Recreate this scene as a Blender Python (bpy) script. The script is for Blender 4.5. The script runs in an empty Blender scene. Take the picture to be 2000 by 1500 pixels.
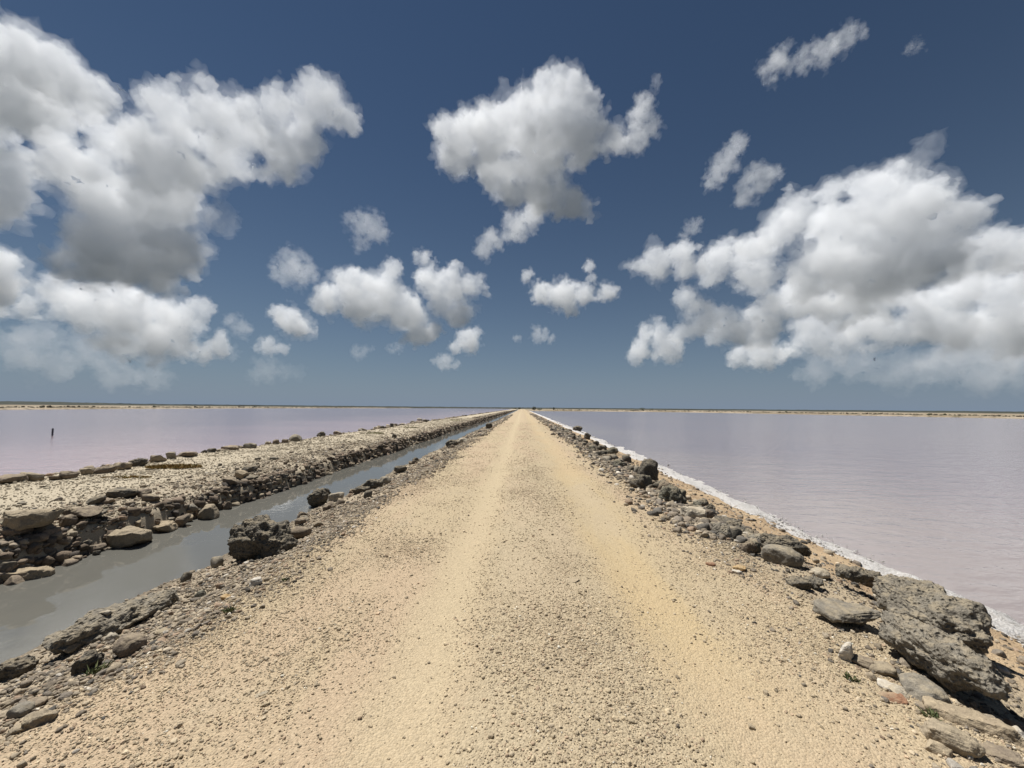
import bpy, bmesh, math, random
import numpy as np
from mathutils import Matrix, Vector, noise as mnoise
R = math.radians
sc = bpy.context.scene
COL = sc.collection

# ---------------------------------------------------------------- camera, sky, sun, exposure
cd = bpy.data.cameras.new('camera'); cam = bpy.data.objects.new('camera', cd); COL.objects.link(cam); sc.camera = cam
cd.sensor_width = 36; cd.lens = 13.52; cd.clip_start = .05; cd.clip_end = 40000      # ultra-wide phone lens
m = Matrix(((.99960835, -.00712132, .02706356), (.02657087, -.06199287, -.99772284), (.00878285, .99805119, -.06177937))).to_4x4()
m.translation = (0, 0, 1.6); cam.matrix_world = m

SUN_EL, SUN_AZ = R(66), R(-52)
w = bpy.data.worlds.new('World'); sc.world = w; w.use_nodes = True
wt = w.node_tree; bg = wt.nodes['Background']
sky = wt.nodes.new('ShaderNodeTexSky'); sky.sky_type = 'NISHITA'; sky.sun_disc = False
sky.sun_elevation = SUN_EL; sky.sun_rotation = SUN_AZ
sky.air_density = 1.0; sky.dust_density = 0.0; sky.ozone_density = 3.0
SKY = 0.055
bg.inputs[1].default_value = SKY
# dusty trade-wind air thickens towards the horizon, the same all the way round
tc = wt.nodes.new('ShaderNodeTexCoord'); sx = wt.nodes.new('ShaderNodeSeparateXYZ'); wt.links.new(tc.outputs['Generated'], sx.inputs[0])
def wm(op, a, b):
    n = wt.nodes.new('ShaderNodeMath'); n.operation = op
    for i, v in enumerate((a, b)):
        if isinstance(v, (int, float)): n.inputs[i].default_value = v
        else: wt.links.new(v, n.inputs[i])
    return n.outputs[0]
e = wm('MULTIPLY', wm('POWER', 2.718, wm('MULTIPLY', wm('MAXIMUM', sx.outputs[2], 0.0), -5.5)), .92)
mx = wt.nodes.new('ShaderNodeMix'); mx.data_type = 'RGBA'
hs = wt.nodes.new('ShaderNodeHueSaturation'); hs.inputs['Saturation'].default_value = 1.06; hs.inputs['Value'].default_value = .49; wt.links.new(sky.outputs[0], hs.inputs['Color'])
wt.links.new(e, mx.inputs['Factor']); wt.links.new(hs.outputs[0], mx.inputs['A'])
mx.inputs['B'].default_value = (.146/SKY, .196/SKY, .266/SKY, 1)
wt.links.new(mx.outputs['Result'], bg.inputs[0])

sd = bpy.data.lights.new('sun', 'SUN'); so = bpy.data.objects.new('sun', sd); COL.objects.link(so)
sd.energy = 5.0; sd.angle = R(.53); sd.color = (1, .985, .955)
dv = Vector((math.sin(SUN_AZ)*math.cos(SUN_EL), math.cos(SUN_AZ)*math.cos(SUN_EL), math.sin(SUN_EL)))
so.rotation_euler = dv.to_track_quat('Z', 'Y').to_euler()
vs = sc.view_settings; vs.view_transform = 'Standard'; vs.look = 'None'; vs.exposure = 0.42; vs.gamma = 1.0
cy = sc.cycles; cy.use_denoising = True; cy.max_bounces = 22; cy.volume_bounces = 22; cy.transparent_max_bounces = 80; cy.diffuse_bounces = 3; cy.glossy_bounces = 3
cy.use_adaptive_sampling = True

# ---------------------------------------------------------------- helpers
def tag(o, label=None, cat=None, group=None, kind=None):
    if label: o['label'] = label
    if cat: o['category'] = cat
    if group: o['group'] = group
    if kind: o['kind'] = kind
    return o
def link(name, me, mat=None, parent=None):
    o = bpy.data.objects.new(name, me); COL.objects.link(o)
    if mat and not me.materials: me.materials.append(mat)
    if parent: o.parent = parent
    return o
def mesh(name, verts, faces, smooth=True):
    me = bpy.data.meshes.new(name); verts = np.asarray(verts, np.float32).reshape(-1, 3)
    if isinstance(faces, np.ndarray):
        k = faces.shape[1]; n = len(faces)
        me.vertices.add(len(verts)); me.vertices.foreach_set('co', verts.ravel())
        me.loops.add(n*k); me.loops.foreach_set('vertex_index', faces.astype(np.int32).ravel())
        me.polygons.add(n); me.polygons.foreach_set('loop_start', np.arange(0, n*k, k, dtype=np.int32))
        me.update(calc_edges=True); me.validate()
    else:
        me.from_pydata(verts.tolist(), [], faces); me.update()
    if smooth: me.polygons.foreach_set('use_smooth', np.ones(len(me.polygons), bool))
    return me
def grid_faces(nr, nc):
    i = np.arange(nr-1)[:, None]*nc+np.arange(nc-1)[None]
    return np.stack([i, i+1, i+nc+1, i+nc], -1).reshape(-1, 4)
# 2-D value noise
def _h(ix, iy, s):
    with np.errstate(over='ignore'):
        n = (ix.astype(np.int64)*374761393+iy.astype(np.int64)*668265263+s*974711) & 0xffffffff
        n = ((n ^ (n >> 13))*1274126177) & 0xffffffff
        n = (n ^ (n >> 16)) & 0xffffffff
    return n/4294967295.0
def vnoise(x, y, s=0):
    x = np.asarray(x, float); y = np.asarray(y, float)
    ix = np.floor(x); iy = np.floor(y); fx = x-ix; fy = y-iy
    fx = fx*fx*(3-2*fx); fy = fy*fy*(3-2*fy)
    a = _h(ix, iy, s); b = _h(ix+1, iy, s); c = _h(ix, iy+1, s); d = _h(ix+1, iy+1, s)
    return (a+(b-a)*fx)*(1-fy)+(c+(d-c)*fx)*fy
def fbm(x, y, s=0, o=4, g=.5):
    t = 0; a = 1; n = 0
    for i in range(o):
        t = t+a*(vnoise(x, y, s+i*17)-.5); n += a; a *= g; x = x*2.03; y = y*2.03
    return t/n

# ---------------------------------------------------------------- node helper
class NT:
    def __init__(s, name):
        s.m = bpy.data.materials.new(name); s.m.use_nodes = True; s.t = s.m.node_tree; s.n = s.t.nodes
        s.p = s.n['Principled BSDF']; s.out = s.n['Material Output']
    def new(s, t, **k):
        x = s.n.new(t)
        for a, b in k.items(): setattr(x, a, b)
        return x
    def set(s, sock, v):
        if isinstance(v, bpy.types.NodeSocket): s.t.links.new(v, sock)
        elif isinstance(v, (tuple, list)) and sock.type == 'RGBA' and len(v) == 3: sock.default_value = (*v, 1)
        else: sock.default_value = v
    def math(s, op, a, b=0., c=None, clamp=False):
        x = s.new('ShaderNodeMath', operation=op); x.use_clamp = clamp
        s.set(x.inputs[0], a); s.set(x.inputs[1], b)
        if c is not None: s.set(x.inputs[2], c)
        return x.outputs[0]
    def mix(s, f, a, b, mode='MIX'):
        x = s.new('ShaderNodeMix', data_type='RGBA', blend_type=mode)
        s.set(x.inputs['Factor'], f); s.set(x.inputs['A'], a); s.set(x.inputs['B'], b); return x.outputs['Result']
    def ramp(s, v, lo, hi, a=0., b=1.):
        x = s.new('ShaderNodeMapRange', interpolation_type='SMOOTHSTEP'); s.set(x.inputs[0], v)
        x.inputs[1].default_value = lo; x.inputs[2].default_value = hi; x.inputs[3].default_value = a; x.inputs[4].default_value = b
        return x.outputs[0]
    def noise(s, vec, scale, detail=4, rough=.55, col=False):
        x = s.new('ShaderNodeTexNoise'); s.set(x.inputs['Vector'], vec); x.inputs['Scale'].default_value = scale
        x.inputs['Detail'].default_value = detail; x.inputs['Roughness'].default_value = rough
        return x.outputs['Color' if col else 0]
    def voro(s, vec, scale, out='Distance', feat='F1'):
        x = s.new('ShaderNodeTexVoronoi', feature=feat); s.set(x.inputs['Vector'], vec); x.inputs['Scale'].default_value = scale
        return x.outputs[out]
    def pos(s): return s.new('ShaderNodeNewGeometry').outputs['Position']
    def xyz(s, v):
        x = s.new('ShaderNodeSeparateXYZ'); s.set(x.inputs[0], v); return x.outputs
    def mapped(s, v, sc_):
        x = s.new('ShaderNodeMapping'); s.set(x.inputs['Vector'], v); x.inputs['Scale'].default_value = sc_; return x.outputs[0]
    def bump(s, h, dist, st=1., nrm=None):
        x = s.new('ShaderNodeBump'); s.set(x.inputs['Height'], h); x.inputs['Distance'].default_value = dist; x.inputs['Strength'].default_value = st
        if nrm is not None: s.set(x.inputs['Normal'], nrm)
        return x.outputs[0]
    def fin(s, color, rough=.9, nrm=None, spec=.3):
        if isinstance(color, bpy.types.NodeSocket): color = s.mix(1., color, (.945, .925, .905), 'MULTIPLY')
        s.set(s.p.inputs['Base Color'], color); s.set(s.p.inputs['Roughness'], rough); s.p.inputs['Specular IOR Level'].default_value = spec
        if nrm is not None: s.set(s.p.inputs['Normal'], nrm)
        return s.m

# ---------------------------------------------------------------- ground material (road, verges and bank in one soil)
def soil():
    n = NT('causeway_soil'); P = n.pos(); x, y, z = n.xyz(P)
    wob = n.math('SUBTRACT', n.noise(P, .9, 4, .6), .5)
    wob2 = n.math('SUBTRACT', n.noise(n.mapped(P, (1, .3, 1)), 2.2, 3, .6), .5)
    xw = n.math('ADD', x, n.math('MULTIPLY', wob, .55))
    big = n.noise(n.mapped(P, (1.2, .28, 1)), .8, 4, .6)
    mid = n.noise(n.mapped(P, (1, .6, 1)), 2.6, 5, .65)
    sand, warm, pink, ochre = (.385, .308, .198), (.42, .34, .22), (.395, .30, .20), (.415, .318, .165)
    c = n.mix(n.ramp(big, .42, .62), sand, pink)
    c = n.mix(n.ramp(mid, .5, .72, 0, .5), c, (.365, .30, .205))
    def band(c_, w_, soft): return n.ramp(n.math('ABSOLUTE', n.math('SUBTRACT', xw, c_)), w_+soft, w_)
    c = n.mix(n.math('MULTIPLY', band(.25, .38, .3), n.ramp(y, 16, 4, 0, .6)), c, (.375, .31, .21))      # coarser grey crown between the tracks
    c = n.mix(n.math('MULTIPLY', band(-.62, .12, .25), .75), c, warm)                               # pale left wheel track
    yy = n.math('MULTIPLY', band(1.15, .2, .45), n.math('MULTIPLY', n.ramp(big, .36, .56), n.math('MULTIPLY', n.ramp(y, 1.6, 3.2), n.ramp(y, 14, 6, .35, .62))))
    c = n.mix(yy, c, ochre)                                                                         # ochre right wheel track
    lv = n.ramp(xw, -2.25, -2.75); rv = n.ramp(xw, 2.1, 2.6)
    c = n.mix(n.math('MULTIPLY', lv, .85), c, n.mix(mid, (.265, .222, .162), (.335, .28, .205)))
    c = n.mix(n.math('MULTIPLY', rv, .7), c, n.mix(mid, (.27, .22, .155), (.36, .295, .2)))
    c = n.mix(n.ramp(xw, 3.1, 3.7), c, n.mix(n.ramp(mid, .35, .65), (.30, .205, .12), (.42, .31, .19)))                # orange beach under the rubble
    c = n.mix(n.ramp(xw, -5.6, -6.0), c, n.mix(mid, (.31, .262, .192), (.38, .322, .24)))
    c = n.mix(n.ramp(xw, -7.0, -8.0), c, n.mix(mid, (.375, .322, .237), (.44, .385, .29)))          # pale gravel top of the bank
    wet = n.math('MULTIPLY', n.ramp(n.math('ADD', z, n.math('MULTIPLY', wob2, .12)), -.36, -.46), n.ramp(x, 1., 0.))
    c = n.mix(n.math('MULTIPLY', wet, .8), c, (.10, .078, .055))
    grain = n.noise(P, 75, 3, .7); cell = n.voro(P, 95)
    cc = n.voro(P, 95, 'Color')
    c = n.mix(n.ramp(grain, .3, .7, .0, .35), c, n.mix(.5, c, (.62, .54, .4)))
    c = n.mix(.22, c, n.mix(n.xyz(cc)[0], (.2, .19, .17), (.8, .79, .76)), 'OVERLAY')
    c = n.mix(n.ramp(n.noise(P, 38, 3, .6), .66, .78, 0, .5), c, (.16, .13, .10))                   # dark grit
    h = n.math('ADD', n.math('MULTIPLY', cell, -.6), n.math('ADD', n.math('MULTIPLY', grain, .6), n.math('MULTIPLY', n.noise(P, 22, 3, .6), 1.2)))
    return n.fin(c, .92, n.bump(h, .012, .8), .2)
SOIL = soil()

# ---------------------------------------------------------------- terrain
PX = [-13, -11.7, -11.1, -10.65, -7.2, -6.5, -6.12, -5.95, -5.85, -5.2, -4.6, -4.1, -3.4, -2.4, 0, 2.4, 3.3, 4.3, 5.0, 5.6, 7.0]
PZ = [-1.2, -.85, -.25, -.02, -.02, -.06, -.16, -.50, -.62, -.85, -.64, -.48, -.25, -.02, .03, -.02, -.2, -.45, -.62, -.8, -1.2]
def shore_shift(Y): return .5*(1-np.exp(-np.maximum(np.asarray(Y, float)-4, 0)/10))
def hgt(X, Y):
    X = np.asarray(X, float); Y = np.asarray(Y, float)
    a = np.abs(X)
    edge = np.clip((a-2.1)/.8, 0, 1)
    wob = fbm(X*.15+3, Y*.7, 5, 3)*.5*edge*np.clip(1-Y/120, .2, 1)
    Xs = X-shore_shift(Y)*np.clip((X-2.6)/2, 0, 1)+wob
    z = np.interp(Xs, PX, PZ)
    z = z+fbm(X*1.6, Y*1.6, 9, 4, .6)*(.018+.10*edge)
    z = z+fbm(X*9, Y*9, 23, 3, .6)*(.010+.035*edge)
    for cx, ww, dp in ((-.62, .2, .022), (1.1, .28, .026)):
        z = z-dp*np.exp(-((X-cx-.12*(vnoise(Y*.25, 0, 3)-.5))/ww)**2)
    z = z+.02*np.exp(-((X-.25)/.35)**2)*(1-edge)
    return z
def yrows():
    ys = list(np.arange(-6, 1.2, .3)); yv = 1.2
    while yv < 520: ys.append(yv); yv += max(.034, .0115*yv)
    return np.array(ys)
YS = yrows()
XS = np.unique(np.round(np.concatenate([np.arange(-13, -10.9, .15), np.arange(-10.9, -7, .1), np.arange(-7, -2.4, .05), np.arange(-2.4, 2.4, .05), np.arange(2.4, 5.2, .05), np.arange(5.2, 7.2, .15)]), 3))
def strip(name, x0, x1):
    xs = XS[(XS >= x0-1e-6) & (XS <= x1+1e-6)]
    X, Y = np.meshgrid(xs, YS); Z = hgt(X, Y)
    o = link(name, mesh(name, np.stack([X, Y, Z], -1).reshape(-1, 3), grid_faces(len(YS), len(xs))), SOIL)
    tag(o, kind='structure'); return o
strip('left_bank', -13, -5.2); strip('left_verge', -5.2, -2.4); strip('gravel_road', -2.4, 2.4); strip('right_verge', 2.4, 7.2)

# far land round the ponds, out to the horizon
ths = np.radians(np.array([-180, -100, -70, -54.5, -47, -40, -30, -18, -10, -4, -1.6, -.8, 0, 1, 3, 10, 20, 26, 32, 43.3, 51.5, 70, 100, 180]))
rad = np.array([210, 215, 220, 222, 262, 312, 420, 600, 800, 900, 700, 500, 430, 290, 279, 305, 321, 305, 280, 237, 217, 210, 210, 210])
def shore(t): return np.interp(t, ths, rad)+14*fbm(np.asarray(t)*16, 0*np.asarray(t), 31, 4)
T = np.unique(np.concatenate([np.linspace(-math.pi, -1.15, 60), np.linspace(-1.15, 1.15, 900), np.linspace(1.15, math.pi, 60)]))
OFF = np.array([-8, 0, 1.2, 3, 5, 8, 12, 18, 25, 35, 50, 75, 110, 160, 240, 350, 500, 700, 1000, 1300, 1700, 2200, 3000, 5000, 9000, 15000])
TT, OO = np.meshgrid(T, OFF); RR = shore(TT)+OO
LX, LY = np.sin(TT)*RR, np.cos(TT)*RR
lz = np.interp(OO, [-8, 0, 1.2, 3, 8, 20, 30, 60, 400, 1300, 1700, 2200, 3000, 15000], [-1.4, -.62, -.45, -.2, .05, .12, -.1, .1, .2, 1.5, 3.2, 4.5, 5, 5])
lz = lz+fbm(LX*.05, LY*.05, 40, 4)*np.interp(OO, [0, 4, 20, 100, 1000, 2000], [.05, .3, .6, .6, 1.5, 4])
lz = lz+np.exp(-((np.degrees(TT)+53)/5)**2)*np.interp(OO, [900, 1700, 3000], [0, 5, 5])
lz = np.where((np.abs(LX) < 14) & (OO < 300), np.minimum(lz, -.35), lz)
def land_mat():
    n = NT('far_land_soil'); P = n.pos(); 
    ln = n.new('ShaderNodeVectorMath', operation='LENGTH'); n.set(ln.inputs[0], P); r = ln.outputs['Value']
    a = n.noise(n.mapped(P, (1, 1, 1)), .02, 6, .65); b = n.noise(P, .16, 5, .6)
    c = n.mix(b, (.29, .24, .175), (.39, .33, .25))
    c = n.mix(n.ramp(a, .44, .56, 0, .7), c, (.20, .16, .105))
    c = n.mix(n.ramp(n.noise(P, .3, 4, .7), .52, .6, 0, .85), c, (.10, .09, .06))
    c = n.mix(n.ramp(n.math('ADD', r, n.math('MULTIPLY', n.math('SUBTRACT', a, .5), 700.)), 520, 760), c, n.mix(b, (.035, .04, .034), (.06, .062, .05)))
    return n.fin(c, .95, n.bump(b, .5, .4), .1)
tag(link('far_land', mesh('far_land', np.stack([LX, LY, lz], -1).reshape(-1, 3), grid_faces(len(OFF), len(T))[:, ::-1]), land_mat()), kind='structure')

# ---------------------------------------------------------------- water
def water_mat(name, deep, shallow, axis, x0, x1, wave, rough, dist, stretch):
    n = NT(name); P = n.pos(); x, y, z = n.xyz(P)
    c = n.mix(n.ramp(n.math('ADD', x, n.math('MULTIPLY', n.math('SUBTRACT', n.noise(P, .05, 4), .5), abs(x1-x0)*.8)), x0, x1), shallow, deep)
    c = n.mix(n.ramp(n.noise(n.mapped(P, (.25, 1, 1)), .06, 4), .4, .65, 0, .5), c, tuple(v*f for v, f in zip(deep, (.86, .88, .95))))
    W = n.mapped(P, stretch)
    h = n.math('ADD', n.noise(W, wave, 3, .6), n.math('MULTIPLY', n.noise(W, wave*.23, 3, .55), 1.6))
    return n.fin(c, rough, n.bump(h, dist, 1.), .5)
def sheet(name, x0, x1, y0, y1, z, mat):
    o = link(name, mesh(name, [(x0, y0, z), (x1, y0, z), (x1, y1, z), (x0, y1, z)], [(0, 1, 2, 3)], False), mat); return tag(o, kind='structure')
PL = water_mat('left_pond_brine', (.225, .185, .208), (.36, .28, .295), 0, -11, -42, 3.2, .16, .035, (.55, 1, 1))
PR = water_mat('right_pond_brine', (.235, .20, .213), (.285, .25, .24), 0, 5., 14, 3.4, .16, .032, (.5, 1, 1))
sheet('left_pond', -1500, -10.9, -260, 1100, -.60, PL)
sheet('right_pond', 4.2, 600, -260, 420, -.62, PR)
nd_ = NT('ditch_water'); P_ = nd_.pos()
nd_.p.inputs['IOR'].default_value = 1.5
DW = nd_.fin(nd_.mix(nd_.noise(nd_.mapped(P_, (1, .4, 1)), 1.2, 4), (.115, .112, .098), (.14, .137, .12)), .03, nd_.bump(nd_.noise(P_, 5, 2), .004, .5), .5)
sheet('ditch_water', -6.6, -3.6, -6, 500, -.485, DW)

# ---------------------------------------------------------------- rock shapes
def ico(sub):
    bm = bmesh.new(); bmesh.ops.create_icosphere(bm, subdivisions=sub, radius=1)
    v = np.array([q.co[:] for q in bm.verts]); f = np.array([[q.index for q in p.verts] for p in bm.faces]); bm.free(); return v, f
ICO = {k: ico(k) for k in (1, 2, 3, 4, 5, 6)}
def rock_verts(kind, sub, seed, asp=(1, 1, 1)):
    asp = np.array(asp, float); asp = asp/asp.prod()**(1/3)
    v, f = ICO[sub]; rg = np.random.RandomState(seed); off = rg.uniform(-50, 50, 3)
    v = v.copy()
    if kind == 'c':
        v = np.sign(v)*np.abs(v)**.8
    elif kind == 's':
        v = np.sign(v)*np.abs(v)**.5
    else:
        v = np.sign(v)*np.abs(v)**.8
    ncut = {'c': 5, 's': 10, 'r': 4}[kind]
    for _ in range(ncut):
        d = rg.normal(size=3); d /= np.linalg.norm(d)
        lim = rg.uniform(.62, .92)
        if kind == 's': d[2] *= .5; d /= np.linalg.norm(d)
        q = v@d; k = np.maximum(q-lim, 0); v -= np.outer(k*(.92 if kind == 's' else .7), d)
    v = v*asp; out = np.empty_like(v)
    nrm = v/asp**2; nrm /= np.linalg.norm(nrm, axis=1)[:, None]
    for i in range(len(v)):
        p = Vector(v[i]+off)
        if kind == 'c':
            d = .26*mnoise.fractal(p*1.5, 1.0, 2.0, 3)
            f1 = mnoise.voronoi(p*3.4)[0][0]; d += .15*(.45-f1)
            if sub >= 4:
                f2 = mnoise.voronoi(p*8.5)[0][0]; d += .085*(.4-f2)
            if sub >= 5: d += .035*mnoise.fractal(p*19, .7, 2.1, 3)-.03*max(0, mnoise.noise(p*13)-.15)
        elif kind == 's':
            d = .15*mnoise.fractal(p*1.7, .9, 2.0, 4)
            if sub >= 4: d += .035*mnoise.fractal(p*7, .8, 2.0, 3)
        else:
            d = .10*mnoise.fractal(p*1.4, 1.0, 2.0, 3)
            if sub >= 4: d += .02*mnoise.fractal(p*9, .8, 2.0, 3)
        out[i] = v[i]+nrm[i]*d
    lo = out.min(0); hi = out.max(0)
    return (out-(lo+hi)/2)/((hi-lo)/2), f
def stone_mat(name, porous, use_tint=False):
    n = NT(name)
    if use_tint:
        a = n.new('ShaderNodeAttribute', attribute_name='tint', attribute_type='INSTANCER'); base = a.outputs['Color']
    else:
        a = n.new('ShaderNodeObjectInfo'); base = a.outputs['Color']
    P = n.pos()
    def dust(c, k):                                  # pale dust and grit lying on ledges
        nz = n.xyz(n.new('ShaderNodeNewGeometry').outputs['Normal'])[2]
        return n.mix(n.math('MULTIPLY', n.ramp(nz, .35, .9, 0, k), n.ramp(n.noise(P, 9, 5, .7), .38, .62)), c, (.37, .305, .205))
    big = n.noise(P, 5, 5, .65); fine = n.noise(P, 42, 4, .7)
    c = n.mix(n.ramp(big, .35, .65), n.mix(.5, base, n.mix(1, base, (.55, .55, .56), 'MULTIPLY')), base)
    c = n.mix(n.ramp(fine, .52, .72, 0, .7), c, n.mix(1, base, (1.7, 1.68, 1.6), 'MULTIPLY'))
    c = n.mix(n.ramp(fine, .44, .3, 0, .75), c, n.mix(1, base, (.38, .36, .33), 'MULTIPLY'))
    if porous:
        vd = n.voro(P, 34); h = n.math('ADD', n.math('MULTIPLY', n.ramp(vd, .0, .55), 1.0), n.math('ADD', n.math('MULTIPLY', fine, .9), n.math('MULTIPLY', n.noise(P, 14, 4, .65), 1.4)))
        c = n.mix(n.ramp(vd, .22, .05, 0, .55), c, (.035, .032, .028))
        c = dust(c, .55)
        return n.fin(c, .95, n.bump(h, .022, .9), .15)
    if not use_tint: c = dust(c, .6)
    h = n.math('ADD', fine, n.math('MULTIPLY', n.noise(P, 11, 5, .6), 1.3))
    return n.fin(c, .93, n.bump(h, .012, .8), .2)
CORAL = stone_mat('porous_coral_rock', True); STONE = stone_mat('limestone', False); TINT = stone_mat('gravel_stone', False, True)
KC = dict(dark=(.135, .122, .10), grey=(.235, .212, .172), tan=(.30, .25, .18), brown=(.205, .165, .125), pale=(.40, .355, .28), white=(.56, .52, .45), rust=(.28, .15, .09), orange=(.40, .27, .13), green=(.155, .147, .115), buff=(.34, .275, .19))
_rc = {}
def rock_mesh(kind, sub, seed, asp=(1, 1, 1)):
    k = (kind, sub, seed)
    if k not in _rc:
        v, f = rock_verts(kind, sub, seed, asp); me = mesh('rock', v, f); me.materials.append(CORAL if kind == 'c' else STONE); _rc[k] = me
    return _rc[k]
def put_rock(name, x, y, W, D, H, kind, colr, rz, sub, seed, sit=.62, zoff=0., tilt=(0, 0)):
    a = H*sit
    o = link(name, rock_mesh(kind, sub, seed, (W/2, D/2, a) if seed < 200 else (1, 1, 1)))
    g = max(float(hgt(x, y)), -.47 if x < 0 else -.6)
    if x < -9.6: g = max(g, -.05)
    o.location = (x, y, g+zoff+H-a); o.scale = (W/2, D/2, a); o.rotation_euler = (tilt[0], tilt[1], R(rz))
    j = random.Random(seed*7+int(x*100)).uniform(.88, 1.12)
    o.color = (*[min(1, v*j) for v in colr], 1)
    return o

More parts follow.
